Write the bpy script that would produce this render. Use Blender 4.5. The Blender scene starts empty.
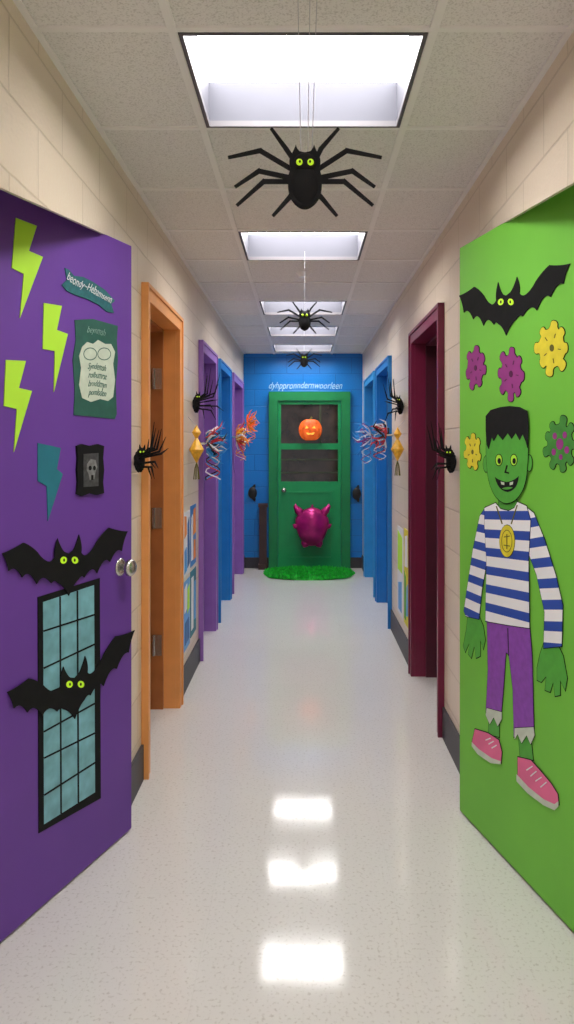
import bpy, bmesh, math, random
from mathutils import Vector, Matrix
random.seed(7)
S = bpy.context.scene
COL = S.collection
try:
    S.view_settings.view_transform = 'Standard'
except Exception:
    pass

W, H, YE, YB = 0.735, 2.65, 8.9, -2.0
CAMZ, F, VX, VY = 1.52, 720.0, 303.0, 445.0

# ------------------------------------------------------------------ materials
def lin(c):
    out = []
    for v in c:
        v = v / 255.0
        out.append(v / 12.92 if v <= 0.04045 else ((v + 0.055) / 1.055) ** 2.4)
    return out

def _base(name):
    m = bpy.data.materials.new(name)
    m.use_nodes = True
    nt = m.node_tree
    return m, nt, nt.nodes['Principled BSDF']

def mat(name, rgb, rough=0.55, metal=0.0, emit=0.0, var=0.06, scale=10.0, bump=0.0, spec=None):
    m, nt, b = _base(name)
    c = lin(rgb)
    tc = nt.nodes.new('ShaderNodeTexCoord')
    n = nt.nodes.new('ShaderNodeTexNoise')
    n.inputs['Scale'].default_value = scale
    n.inputs['Detail'].default_value = 3
    nt.links.new(tc.outputs['Object'], n.inputs['Vector'])
    r = nt.nodes.new('ShaderNodeValToRGB')
    r.color_ramp.elements[0].position = 0.3
    r.color_ramp.elements[1].position = 0.7
    r.color_ramp.elements[0].color = [max(0, v * (1 - var)) for v in c] + [1]
    r.color_ramp.elements[1].color = [min(1, v * (1 + var)) for v in c] + [1]
    nt.links.new(n.outputs['Fac'], r.inputs['Fac'])
    nt.links.new(r.outputs['Color'], b.inputs['Base Color'])
    b.inputs['Roughness'].default_value = rough
    b.inputs['Metallic'].default_value = metal
    if spec is not None:
        b.inputs['Specular IOR Level'].default_value = spec
    if emit:
        nt.links.new(r.outputs['Color'], b.inputs['Emission Color'])
        b.inputs['Emission Strength'].default_value = emit
    if bump:
        bp = nt.nodes.new('ShaderNodeBump')
        bp.inputs['Strength'].default_value = bump
        bp.inputs['Distance'].default_value = 0.02
        nt.links.new(n.outputs['Fac'], bp.inputs['Height'])
        nt.links.new(bp.outputs['Normal'], b.inputs['Normal'])
    return m

def block_mat(name, rgb, mortar, axis='Y', rough=0.33, bw=0.40, bh=0.20):
    m, nt, b = _base(name)
    g = nt.nodes.new('ShaderNodeNewGeometry')
    sx = nt.nodes.new('ShaderNodeSeparateXYZ')
    nt.links.new(g.outputs['Position'], sx.inputs[0])
    cx = nt.nodes.new('ShaderNodeCombineXYZ')
    nt.links.new(sx.outputs[axis], cx.inputs['X'])
    nt.links.new(sx.outputs['Z'], cx.inputs['Y'])
    br = nt.nodes.new('ShaderNodeTexBrick')
    br.inputs['Scale'].default_value = 1.0
    br.inputs['Mortar Size'].default_value = 0.006
    br.inputs['Mortar Smooth'].default_value = 0.9
    br.inputs['Brick Width'].default_value = bw
    br.inputs['Row Height'].default_value = bh
    c = lin(rgb)
    br.inputs['Color1'].default_value = c + [1]
    br.inputs['Color2'].default_value = [v * 0.95 for v in c] + [1]
    br.inputs['Mortar'].default_value = lin(mortar) + [1]
    nt.links.new(cx.outputs[0], br.inputs['Vector'])
    nt.links.new(br.outputs['Color'], b.inputs['Base Color'])
    n = nt.nodes.new('ShaderNodeTexNoise')
    n.inputs['Scale'].default_value = 60
    nt.links.new(g.outputs['Position'], n.inputs['Vector'])
    ma = nt.nodes.new('ShaderNodeMath'); ma.operation = 'MULTIPLY_ADD'
    nt.links.new(br.outputs['Fac'], ma.inputs[0])
    ma.inputs[1].default_value = -1.4
    nt.links.new(n.outputs['Fac'], ma.inputs[2])
    bp = nt.nodes.new('ShaderNodeBump')
    bp.inputs['Strength'].default_value = 0.4
    bp.inputs['Distance'].default_value = 0.006
    nt.links.new(ma.outputs[0], bp.inputs['Height'])
    nt.links.new(bp.outputs['Normal'], b.inputs['Normal'])
    b.inputs['Roughness'].default_value = rough
    return m

def floor_mat():
    m, nt, b = _base('vinyl_floor')
    g = nt.nodes.new('ShaderNodeNewGeometry')
    n = nt.nodes.new('ShaderNodeTexNoise'); n.inputs['Scale'].default_value = 90; n.inputs['Detail'].default_value = 3
    nt.links.new(g.outputs['Position'], n.inputs['Vector'])
    r = nt.nodes.new('ShaderNodeValToRGB')
    r.color_ramp.elements[0].position = 0.30; r.color_ramp.elements[0].color = lin((190, 185, 179)) + [1]
    r.color_ramp.elements[1].position = 0.44; r.color_ramp.elements[1].color = lin((212, 209, 205)) + [1]
    nt.links.new(n.outputs['Fac'], r.inputs['Fac'])
    br = nt.nodes.new('ShaderNodeTexBrick')
    br.offset = 0
    br.inputs['Scale'].default_value = 1
    br.inputs['Brick Width'].default_value = 0.305
    br.inputs['Row Height'].default_value = 0.305
    br.inputs['Mortar Size'].default_value = 0.0010
    br.inputs['Color1'].default_value = (1, 1, 1, 1)
    br.inputs['Color2'].default_value = (0.985, 0.985, 0.985, 1)
    br.inputs['Mortar'].default_value = (0.94, 0.94, 0.93, 1)
    nt.links.new(g.outputs['Position'], br.inputs['Vector'])
    mx = nt.nodes.new('ShaderNodeMix'); mx.data_type = 'RGBA'; mx.blend_type = 'MULTIPLY'
    mx.inputs[0].default_value = 1
    nt.links.new(r.outputs['Color'], mx.inputs[6]); nt.links.new(br.outputs['Color'], mx.inputs[7])
    nt.links.new(mx.outputs[2], b.inputs['Base Color'])
    b.inputs['Roughness'].default_value = 0.085
    b.inputs['Specular IOR Level'].default_value = 0.62
    n2 = nt.nodes.new('ShaderNodeTexNoise'); n2.inputs['Scale'].default_value = 5
    nt.links.new(g.outputs['Position'], n2.inputs['Vector'])
    bp = nt.nodes.new('ShaderNodeBump'); bp.inputs['Strength'].default_value = 0.03; bp.inputs['Distance'].default_value = 0.02
    nt.links.new(n2.outputs['Fac'], bp.inputs['Height']); nt.links.new(bp.outputs['Normal'], b.inputs['Normal'])
    return m

def tile_mat():
    m, nt, b = _base('ceiling_tile')
    g = nt.nodes.new('ShaderNodeNewGeometry')
    n = nt.nodes.new('ShaderNodeTexNoise'); n.inputs['Scale'].default_value = 190; n.inputs['Detail'].default_value = 4
    nt.links.new(g.outputs['Position'], n.inputs['Vector'])
    r = nt.nodes.new('ShaderNodeValToRGB')
    r.color_ramp.elements[0].position = 0.34; r.color_ramp.elements[0].color = lin((202, 198, 194)) + [1]
    r.color_ramp.elements[1].position = 0.5; r.color_ramp.elements[1].color = lin((228, 225, 222)) + [1]
    nt.links.new(n.outputs['Fac'], r.inputs['Fac'])
    nt.links.new(r.outputs['Color'], b.inputs['Base Color'])
    b.inputs['Roughness'].default_value = 0.95
    bp = nt.nodes.new('ShaderNodeBump'); bp.inputs['Strength'].default_value = 0.25; bp.inputs['Distance'].default_value = 0.003
    nt.links.new(n.outputs['Fac'], bp.inputs['Height']); nt.links.new(bp.outputs['Normal'], b.inputs['Normal'])
    return m

def stripe_mat(name, a, bcol, period, vec, off=0.0, duty=0.5):
    m, nt, b = _base(name)
    g = nt.nodes.new('ShaderNodeNewGeometry')
    d = nt.nodes.new('ShaderNodeVectorMath'); d.operation = 'DOT_PRODUCT'
    d.inputs[1].default_value = vec
    nt.links.new(g.outputs['Position'], d.inputs[0])
    ad = nt.nodes.new('ShaderNodeMath'); ad.operation = 'ADD'; ad.inputs[1].default_value = off + 50 * period
    nt.links.new(d.outputs['Value'], ad.inputs[0])
    mo = nt.nodes.new('ShaderNodeMath'); mo.operation = 'MODULO'; mo.inputs[1].default_value = period
    nt.links.new(ad.outputs[0], mo.inputs[0])
    gt = nt.nodes.new('ShaderNodeMath'); gt.operation = 'GREATER_THAN'; gt.inputs[1].default_value = period * duty
    nt.links.new(mo.outputs[0], gt.inputs[0])
    mx = nt.nodes.new('ShaderNodeMix'); mx.data_type = 'RGBA'
    nt.links.new(gt.outputs[0], mx.inputs[0])
    mx.inputs[6].default_value = lin(a) + [1]; mx.inputs[7].default_value = lin(bcol) + [1]
    nt.links.new(mx.outputs[2], b.inputs['Base Color'])
    b.inputs['Roughness'].default_value = 0.6
    return m

M = {}
M['wall'] = block_mat('painted_block_beige', (224, 208, 188), (203, 186, 165), 'Y')
M['endwall'] = block_mat('painted_block_blue', (12, 122, 204), (8, 100, 176), 'X')
M['floor'] = floor_mat()
M['tile'] = tile_mat()
M['grid'] = mat('ceiling_grid_metal', (234, 231, 228), 0.5, var=0.02)
M['base'] = mat('rubber_baseboard', (58, 56, 62), 0.5)
M['rim'] = mat('light_rim', (84, 80, 84), 0.5)
M['housing'] = mat('light_housing', (78, 78, 86), 0.6, var=0.02, spec=0.2)
M['diff'] = mat('light_diffuser', (255, 253, 251), 0.5, emit=20.0, var=0.0)
M['black'] = mat('black_paper', (17, 17, 19), 0.85, var=0.2, scale=30, spec=0.25)
M['blackgloss'] = mat('black_plastic', (16, 16, 18), 0.5, var=0.2)
M['purple'] = mat('purple_door_paper', (104, 58, 156), 0.6, var=0.06, scale=3, bump=0.12)
M['purpleedge'] = mat('purple_door_edge', (140, 96, 186), 0.5)
M['green'] = mat('green_door_paper', (114, 194, 62), 0.6, var=0.05, scale=3, bump=0.12)
M['greenedge'] = mat('green_door_edge', (100, 168, 50), 0.5)
M['lime'] = mat('lime_paper', (182, 234, 58), 0.6, var=0.03)
M['eye'] = mat('lime_eye_glow', (190, 235, 40), 0.5, emit=0.25, var=0.02)  # faint glow added to the eye colour; the eyes are no lamps
M['teal'] = mat('teal_paper', (30, 114, 134), 0.6, var=0.1)
M['dteal'] = mat('dark_teal_ribbon', (34, 100, 108), 0.6, var=0.2, scale=60)
M['pgreen'] = mat('poster_green', (36, 90, 80), 0.6, var=0.15, scale=20)
M['faint'] = mat('faint_chalk', (140, 172, 162), 0.6, var=0.1)
M['cream'] = mat('cream_paper', (196, 206, 190), 0.6, var=0.08, scale=30)
M['white'] = mat('white_paper', (228, 228, 230), 0.6, var=0.03)
M['pane'] = mat('watercolour_pane', (118, 174, 188), 0.5, var=0.25, scale=14)
M['grey'] = mat('grey_print', (66, 66, 70), 0.6, var=0.5, scale=60)
M['skull'] = mat('grey_skull_print', (128, 128, 130), 0.6, var=0.3, scale=70)
M['steel'] = mat('brushed_steel', (205, 203, 198), 0.25, metal=1.0, var=0.03)
M['satin'] = mat('satin_steel', (190, 187, 182), 0.27, metal=0.95, var=0.03)
M['mgreen'] = mat('monster_green', (78, 166, 56), 0.6, var=0.08, scale=30)
M['dsplat'] = mat('dark_green_splat', (60, 136, 52), 0.6, var=0.15, scale=30)
M['trouser'] = mat('trouser_purple', (136, 68, 172), 0.6, var=0.12, scale=40)
M['pink'] = mat('shoe_pink', (224, 104, 148), 0.6, var=0.08)
M['yellow'] = mat('yellow_paper', (222, 208, 50), 0.6, var=0.08, scale=30)
M['olive'] = mat('olive_dark', (96, 92, 24), 0.6)
M['mag'] = mat('magenta_paper', (146, 50, 128), 0.6, var=0.1)
M['magd'] = mat('dark_magenta', (84, 18, 70), 0.6)
M['orange'] = mat('orange_frame', (230, 156, 88), 0.38, var=0.05)
M['brownleaf'] = mat('brown_door_wood', (132, 78, 38), 0.5, var=0.15, scale=6)
M['tan'] = mat('tan_jamb', (166, 100, 50), 0.5, var=0.1)
M['lav'] = mat('lavender_frame', (144, 100, 180), 0.4)
M['lavd'] = mat('lavender_leaf', (116, 74, 154), 0.5)
M['blue'] = mat('blue_frame', (24, 120, 196), 0.4)
M['blued'] = mat('blue_leaf', (18, 94, 162), 0.5)
M['lblue'] = mat('light_blue_frame', (48, 148, 210), 0.4)
M['maroon'] = mat('maroon_frame', (112, 22, 58), 0.35, var=0.08)
M['maroond'] = mat('maroon_leaf', (74, 14, 38), 0.45, var=0.1)
M['dgreen'] = mat('door_green', (16, 146, 80), 0.4, var=0.05)
M['dgreen2'] = mat('door_green_dark', (14, 126, 68), 0.45, var=0.06)
M['glass'] = mat('dark_glass', (44, 34, 30), 0.07, var=0.7, scale=6, spec=0.45)
M['shelf'] = mat('dark_olive_bar', (58, 66, 44), 0.4)
M['pump'] = mat('pumpkin_orange', (222, 92, 24), 0.5, emit=0.4, var=0.35, scale=16, bump=0.3)
M['glow'] = mat('pumpkin_glow', (255, 186, 70), 0.5, emit=0.6, var=0.1)
M['foil'] = mat('magenta_foil', (176, 28, 110), 0.28, metal=0.45, var=0.25, scale=12)
M['grass'] = mat('tinsel_grass', (40, 200, 58), 0.5, var=0.4, scale=30)
M['brown'] = mat('dark_brown_post', (64, 44, 40), 0.5)
M['ctorange'] = mat('craft_orange', (232, 136, 34), 0.5, var=0.15)
M['gold'] = mat('craft_gold', (232, 176, 44), 0.45, var=0.2, scale=40)
M['ctred'] = mat('craft_red', (206, 52, 66), 0.5)
M['ctblue'] = mat('craft_blue', (60, 150, 220), 0.4)
M['letter'] = mat('pale_lettering', (178, 214, 232), 0.5)
M['string'] = mat('nylon_string', (176, 176, 182), 0.4)
M['laced'] = mat('ink_line', (40, 30, 60), 0.6)

# ------------------------------------------------------------------ helpers
WL = {}
def box(bm, x0, x1, y0, y1, z0, z1, mi=0):
    if x0 > x1: x0, x1 = x1, x0
    if y0 > y1: y0, y1 = y1, y0
    v = [bm.verts.new(p) for p in [(x0,y0,z0),(x1,y0,z0),(x1,y1,z0),(x0,y1,z0),(x0,y0,z1),(x1,y0,z1),(x1,y1,z1),(x0,y1,z1)]]
    for f in [(0,3,2,1),(4,5,6,7),(0,1,5,4),(1,2,6,5),(2,3,7,6),(3,0,4,7)]:
        fc = bm.faces.new([v[i] for i in f]); fc.material_index = mi

def finish(bm, name, mats, parent=None, label=None, category=None, kind=None, group=None, smooth=False, origin=None):
    me = bpy.data.meshes.new(name)
    if origin is None:
        xs = [v.co for v in bm.verts]
        lo = Vector([min(c[i] for c in xs) for i in range(3)])
        hi = Vector([max(c[i] for c in xs) for i in range(3)])
        origin = (lo + hi) / 2
    origin = Vector(origin)
    bmesh.ops.translate(bm, verts=bm.verts, vec=-origin)
    bm.to_mesh(me); bm.free()
    for m_ in mats: me.materials.append(M[m_])
    if smooth:
        for p in me.polygons: p.use_smooth = True
    o = bpy.data.objects.new(name, me)
    COL.objects.link(o)
    attach(o, origin, parent)
    tag(o, label, category, kind, group)
    return o

def attach(o, wloc, parent):
    wloc = Vector(wloc)
    if parent is not None:
        o.parent = parent
        o.location = wloc - WL[parent.name]
    else:
        o.location = wloc
    WL[o.name] = wloc

def tag(o, label=None, category=None, kind=None, group=None):
    if label: o['label'] = label
    if category: o['category'] = category
    if kind: o['kind'] = kind
    if group: o['group'] = group

def empty(name, loc, label=None, category=None, kind=None, group=None, parent=None):
    o = bpy.data.objects.new(name, None)
    o.empty_display_size = 0.05
    COL.objects.link(o)
    attach(o, loc, parent)
    tag(o, label, category, kind, group)
    return o

def copy_thing(root, loc, label=None, scale=1.0, rz=0.0):
    n = root.copy()
    COL.objects.link(n)
    n.location = loc
    n.scale = (scale,) * 3
    n.rotation_euler = (0, 0, rz)
    WL[n.name] = Vector(loc)
    if label: n['label'] = label
    for c in list(root.children):
        k = c.copy(); COL.objects.link(k); k.parent = n
        for c2 in list(c.children):
            k2 = c2.copy(); COL.objects.link(k2); k2.parent = k
    return n

class Plane:
    def __init__(s, p0, xa):
        s.p0 = Vector((p0[0], p0[1], 0)); s.xa = Vector((xa[0], xa[1], 0)).normalized()
        s.n = Vector((s.xa.y, -s.xa.x, 0))
    def at(s, u, v, w=0.0):
        return s.p0 + s.xa * u + Vector((0, 0, v)) + s.n * w
    def m(s, x, y):      # photo measurement -> metres on this surface
        c = Vector((0, 0, CAMZ)); d = Vector(((x - VX) / F, 1, (VY - y) / F))
        t = s.n.dot(s.p0 - c) / s.n.dot(d)
        p = c + d * t
        return ((p - s.p0).dot(s.xa), p.z)

DL = Plane((-0.678, 2.84), (0.349, 0.937))
DR = Plane((0.65, 2.98), (0.2465, -0.969))
WLp = Plane((-W, 0), (0, 1))
WRp = Plane((W, 0), (0, -1))
EW = Plane((0, YE), (1, 0))

def qpath(pts):
    out = []
    for p in pts:
        if len(p) == 2: out.append(p)
        else:
            a = out[-1]; c = p[:2]; b = p[2:]
            for i in range(1, 7):
                t = i / 6
                out.append(((1-t)**2*a[0]+2*t*(1-t)*c[0]+t*t*b[0], (1-t)**2*a[1]+2*t*(1-t)*c[1]+t*t*b[1]))
    return out

def area(uv):
    return 0.5 * sum(uv[i][0]*uv[(i+1) % len(uv)][1] - uv[(i+1) % len(uv)][0]*uv[i][1] for i in range(len(uv)))

def grow(uv, d):
    if area(uv) < 0: uv = uv[::-1]
    n = len(uv); out = []
    for i in range(n):
        a = Vector(uv[i-1]); b = Vector(uv[i]); c = Vector(uv[(i+1) % n])
        e1 = (b-a); e2 = (c-b)
        if e1.length < 1e-9 or e2.length < 1e-9: out.append(tuple(b)); continue
        e1.normalize(); e2.normalize()
        nn = Vector((e1.y + e2.y, -e1.x - e2.x))
        if nn.length < 1e-6: nn = Vector((e1.y, -e1.x))
        nn.normalize()
        k = min(1.6, 1 / max(0.4, nn.dot(Vector((e1.y, -e1.x)))))
        out.append((b.x + nn.x*d*k, b.y + nn.y*d*k))
    return out

def poly(bm, pl, uv, w0, w1, mi=0):
    if area(uv) < 0: uv = uv[::-1]
    back = [bm.verts.new(pl.at(u, v, w0)) for u, v in uv]
    fr = [bm.verts.new(pl.at(u, v, w1)) for u, v in uv]
    f = bm.faces.new(fr); f.material_index = mi
    f = bm.faces.new(back[::-1]); f.material_index = mi
    n = len(uv)
    for i in range(n):
        j = (i+1) % n
        f = bm.faces.new([back[i], back[j], fr[j], fr[i]]); f.material_index = mi

def pp(pl, pts): return [pl.m(x, y) for x, y in pts]

def cut(name, pl, pts, mats, w=(0.002, 0.006), parent=None, outline=None, is_uv=False, **kw):
    bm = bmesh.new()
    uv = pts if is_uv else pp(pl, pts)
    poly(bm, pl, uv, w[0], w[1], 0)
    ms = [mats]
    if outline:
        poly(bm, pl, grow(uv, outline), w[0] - 0.0004, w[1] - 0.0006, 1)
        ms.append('black')
    return finish(bm, name, ms, parent, **kw)

def ell(cx, cy, rx, ry, n=20, rot=0.0):
    r = []
    for i in range(n):
        a = 2*math.pi*i/n
        x, y = rx*math.cos(a), ry*math.sin(a)
        r.append((cx + x*math.cos(rot) - y*math.sin(rot), cy + x*math.sin(rot) + y*math.cos(rot)))
    return r

def line_poly(a, b, t):
    d = Vector((b[0]-a[0], b[1]-a[1])); d.normalize(); n = Vector((-d.y, d.x)) * t / 2
    return [(a[0]+n.x, a[1]+n.y), (b[0]+n.x, b[1]+n.y), (b[0]-n.x, b[1]-n.y), (a[0]-n.x, a[1]-n.y)]

def band(pts, t):     # thick polyline as one closed outline
    L_, R_ = [], []
    for i, p in enumerate(pts):
        a = Vector(pts[max(0, i-1)]); b = Vector(pts[min(len(pts)-1, i+1)])
        d = (b - a).normalized(); n = Vector((-d.y, d.x)) * t / 2
        L_.append((p[0]+n.x, p[1]+n.y)); R_.append((p[0]-n.x, p[1]-n.y))
    return L_ + R_[::-1]

def tube(bm, pts, rad, sides=7, mi=0):
    pts = [Vector(p) for p in pts]
    rings = []
    for i, p in enumerate(pts):
        if i == 0: d = pts[1] - p
        elif i == len(pts)-1: d = p - pts[-2]
        else: d = (pts[i+1] - p).normalized() + (p - pts[i-1]).normalized()
        d.normalize()
        a = d.cross(Vector((0, 0, 1)))
        if a.length < 0.05: a = d.cross(Vector((1, 0, 0)))
        a.normalize(); b = d.cross(a)
        r = rad[i] if isinstance(rad, (list, tuple)) else rad
        rings.append([bm.verts.new(p + (a*math.cos(t*2*math.pi/sides) + b*math.sin(t*2*math.pi/sides)) * r) for t in range(sides)])
    for i in range(len(rings)-1):
        for k in range(sides):
            f = bm.faces.new([rings[i][k], rings[i][(k+1) % sides], rings[i+1][(k+1) % sides], rings[i+1][k]]); f.material_index = mi
    bm.faces.new(rings[0][::-1]).material_index = mi
    bm.faces.new(rings[-1]).material_index = mi

def sphere(bm, c, r, seg=20, rings=12, mi=0, fn=None):
    c = Vector(c)
    if not isinstance(r, (list, tuple)): r = (r, r, r)
    ret = bmesh.ops.create_uvsphere(bm, u_segments=seg, v_segments=rings, radius=1)
    for v in ret['verts']:
        d = v.co.copy()
        if fn: d = fn(d)
        v.co = Vector((d.x*r[0], d.y*r[1], d.z*r[2])) + c
        for f in v.link_faces: f.material_index = mi

def text_part(name, s, pl, center, size, mk, w=0.008, tilt=0.0, shear=0.35, parent=None, curve=0.0, wob=0.0, thin=0.0, sx=1.0, **kw):
    cu = bpy.data.curves.new(name + '_c', 'FONT')
    cu.body = s; cu.size = size; cu.shear = shear; cu.align_x = 'CENTER'; cu.align_y = 'CENTER'; cu.extrude = 0.0006
    cu.offset = -thin
    o = bpy.data.objects.new('tmp', cu); COL.objects.link(o)
    bpy.context.view_layer.update()
    dg = bpy.context.evaluated_depsgraph_get()
    me = bpy.data.meshes.new_from_object(o.evaluated_get(dg))
    bpy.data.objects.remove(o)
    bm = bmesh.new(); bm.from_mesh(me)
    for v in bm.verts:
        x, y, z = v.co
        x *= sx
        y = y * (1 + wob*math.sin(x/size*2.3)) + curve * x * x + wob*size*0.35*math.sin(x/size*1.7 + 1)
        xr = x*math.cos(tilt) - y*math.sin(tilt); yr = x*math.sin(tilt) + y*math.cos(tilt)
        v.co = pl.at(center[0] + xr, center[1] + yr, w + z)
    for f in bm.faces: f.material_index = 0
    bpy.data.meshes.remove(me)
    return finish(bm, name, [mk], parent, **kw)

# ------------------------------------------------------------------ room shell
bm = bmesh.new(); box(bm, -1.35, 1.35, YB, YE + 0.2, -0.1, 0.0)
finish(bm, 'floor', ['floor'], kind='structure', label='glossy off-white speckled vinyl hallway floor', category='floor', origin=(0, 0, 0))

TOPD = 2.26
LD = [(3.27, 4.23), (5.06, 5.95), (6.15, 7.12), (7.34, 8.55)]
RD = [(3.74, 4.80), (5.95, 7.02), (7.18, 8.35)]
ALC0, ALC1, ALZ = 1.45, 2.89, 2.37
def header_z(sg, y):
    a, b = ((1.746, 2.1456), (2.685, 2.3045)) if sg < 0 else ((1.952, 2.2325), (2.645, 2.335))
    return a[1] + (b[1]-a[1]) * (y - a[0]) / (b[0]-a[0]) - 0.0005

def build_wall(sg, doors, name):
    bm = bmesh.new()
    x0, x1 = sg * W, sg * (W + 0.2)
    pl = WLp if sg < 0 else WRp
    U = (lambda y: y) if sg < 0 else (lambda y: -y)
    zt0 = header_z(sg, ALC0); zt1 = header_z(sg, ALC1)
    poly(bm, pl, [(U(ALC0), zt0), (U(ALC1), zt1), (U(ALC1), ALZ), (U(ALC0), ALZ)], -0.012, 0.0)
    box(bm, x0, x1, YB, ALC0, 0, H)
    box(bm, x0, x1, ALC0, ALC1, ALZ, H)
    y = ALC1
    for a, b in doors:
        box(bm, x0, x1, y, a + 0.03, 0, H)
        box(bm, x0, x1, a + 0.03, b - 0.03, TOPD - 0.03, H)
        y = b - 0.03
    box(bm, x0, x1, y, YE, 0, H)
    box(bm, sg*1.12, sg*1.2, ALC0 - 0.05, ALC1 + 0.05, 0, ALZ + 0.1)
    box(bm, sg*(W+0.2), sg*1.12, ALC0 - 0.05, ALC0, 0, ALZ + 0.1)
    box(bm, sg*(W+0.2), sg*1.12, ALC1, ALC1 + 0.05, 0, ALZ + 0.1)
    box(bm, sg*(W+0.2), sg*1.12, ALC0, ALC1, ALZ, ALZ + 0.1)
    finish(bm, name, ['wall'], kind='structure', label='beige painted concrete block hallway wall with doorways', category='wall', origin=(0, 0, 0))
build_wall(-1, LD, 'wall_left')
build_wall(1, RD, 'wall_right')

bm = bmesh.new(); box(bm, -W - 0.2, W + 0.2, YE, YE + 0.2, 0, H)
finish(bm, 'wall_end', ['endwall'], kind='structure', label='bright blue painted block wall closing the hallway', category='wall', origin=(0, 0, 0))

def baseb(sg, doors, name):
    bm = bmesh.new()
    y = ALC1 + 0.005
    box(bm, sg*W, sg*(W-0.012), YB, ALC0 - 0.005, 0, 0.16)
    for a, b in doors:
        box(bm, sg*W, sg*(W-0.012), y, a - 0.001, 0, 0.16); y = b + 0.001
    box(bm, sg*W, sg*(W-0.012), y, YE, 0, 0.16)
    finish(bm, name, ['base'], kind='structure', label='dark charcoal rubber baseboard', category='baseboard')
baseb(-1, LD, 'baseboard_left'); baseb(1, RD, 'baseboard_right')
bm = bmesh.new()
box(bm, -W + 0.013, -0.425, YE - 0.012, YE, 0, 0.13); box(bm, 0.585, W - 0.013, YE - 0.012, YE, 0, 0.13)
finish(bm, 'baseboard_end', ['base'], kind='structure', label='dark rubber baseboard on the blue wall', category='baseboard')

# ceiling
P = 0.61
ys = [2.56 + P*k for k in range(-8, 11)]
lights = [1.95, 3.78, 5.61, 6.83, 8.05, 0.12, -1.1]
lightcells = []
bm = bmesh.new()
for k in range(len(ys)-1):
    y0, y1 = ys[k], min(ys[k+1], YE)
    if y0 < YB - 0.6 or y0 >= YE: continue
    lit = any(abs(y0 - q) < 0.05 for q in lights)
    for (a, b, mid) in ((-W-0.05, -0.355, 0), (-0.355, 0.355, 1), (0.355, W+0.05, 0)):
        if mid and lit: continue
        box(bm, a, b, y0, y1, H, H + 0.02)
    if lit: lightcells.append(y0)
box(bm, -W-0.05, W+0.05, ys[-1], YE, H, H+0.02) if ys[-1] < YE else None
finish(bm, 'ceiling', ['tile'], kind='structure', label='suspended ceiling of speckled acoustic tiles', category='ceiling', origin=(0, 0, 0))
bm = bmesh.new()
for y in ys:
    if YB < y < YE:
        for a, b in ((-W, -0.367), (-0.343, 0.343), (0.367, W)):
            box(bm, a, b, y-0.011, y+0.011, H-0.006, H+0.001)
for x in (-0.355, 0.355):
    box(bm, x-0.012, x+0.012, YB, YE, H-0.007, H+0.001)
for sg in (-1, 1):
    box(bm, sg*W, sg*(W-0.02), YB, YE, H-0.005, H+0.001)
finish(bm, 'trim_1', ['grid'], kind='structure', label='off-white metal grid between ceiling tiles', category='ceiling grid')

def make_light(y0):
    y1 = y0 + P
    r = empty('ceiling_light', (0, (y0+y1)/2, H), 'square recessed white ceiling light with dark rim', 'ceiling light', group='recessed hallway ceiling lights')
    x0, x1 = -0.341, 0.341; a, b = y0 + 0.013, y1 - 0.013
    bm = bmesh.new(); t = 0.012
    box(bm, x0, x1, a, a+t, H-0.008, H+0.012); box(bm, x0, x1, b-t, b, H-0.008, H+0.012)
    box(bm, x0, x0+t, a+t, b-t, H-0.008, H+0.012); box(bm, x1-t, x1, a+t, b-t, H-0.008, H+0.012)
    finish(bm, 'rim', ['rim'], r, label='dark grey metal rim')
    bm = bmesh.new(); z0, z1 = H+0.012, H+0.15
    box(bm, x0, x1, a, a+0.01, z0, z1); box(bm, x0, x1, b-0.01, b, z0, z1)
    box(bm, x0, x0+0.01, a+0.01, b-0.01, z0, z1); box(bm, x1-0.01, x1, a+0.01, b-0.01, z0, z1)
    finish(bm, 'housing', ['housing'], r)
    bm = bmesh.new(); box(bm, x0, x1, a, b, z1, z1+0.01)
    finish(bm, 'diffuser', ['diff'], r, label='glowing white diffuser panel')
    return r
L0 = make_light(lightcells[0])
for y0 in lightcells[1:]:
    copy_thing(L0, (0, y0 + P/2, H))

bm = bmesh.new()
bmesh.ops.create_cone(bm, cap_ends=True, segments=24, radius1=0.03, radius2=0.05, depth=0.03, matrix=Matrix.Translation((0.0, 4.72, H-0.0151)))
finish(bm, 'smoke_detector', ['white'], label='small round white smoke detector on the ceiling', category='smoke detector')

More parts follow.
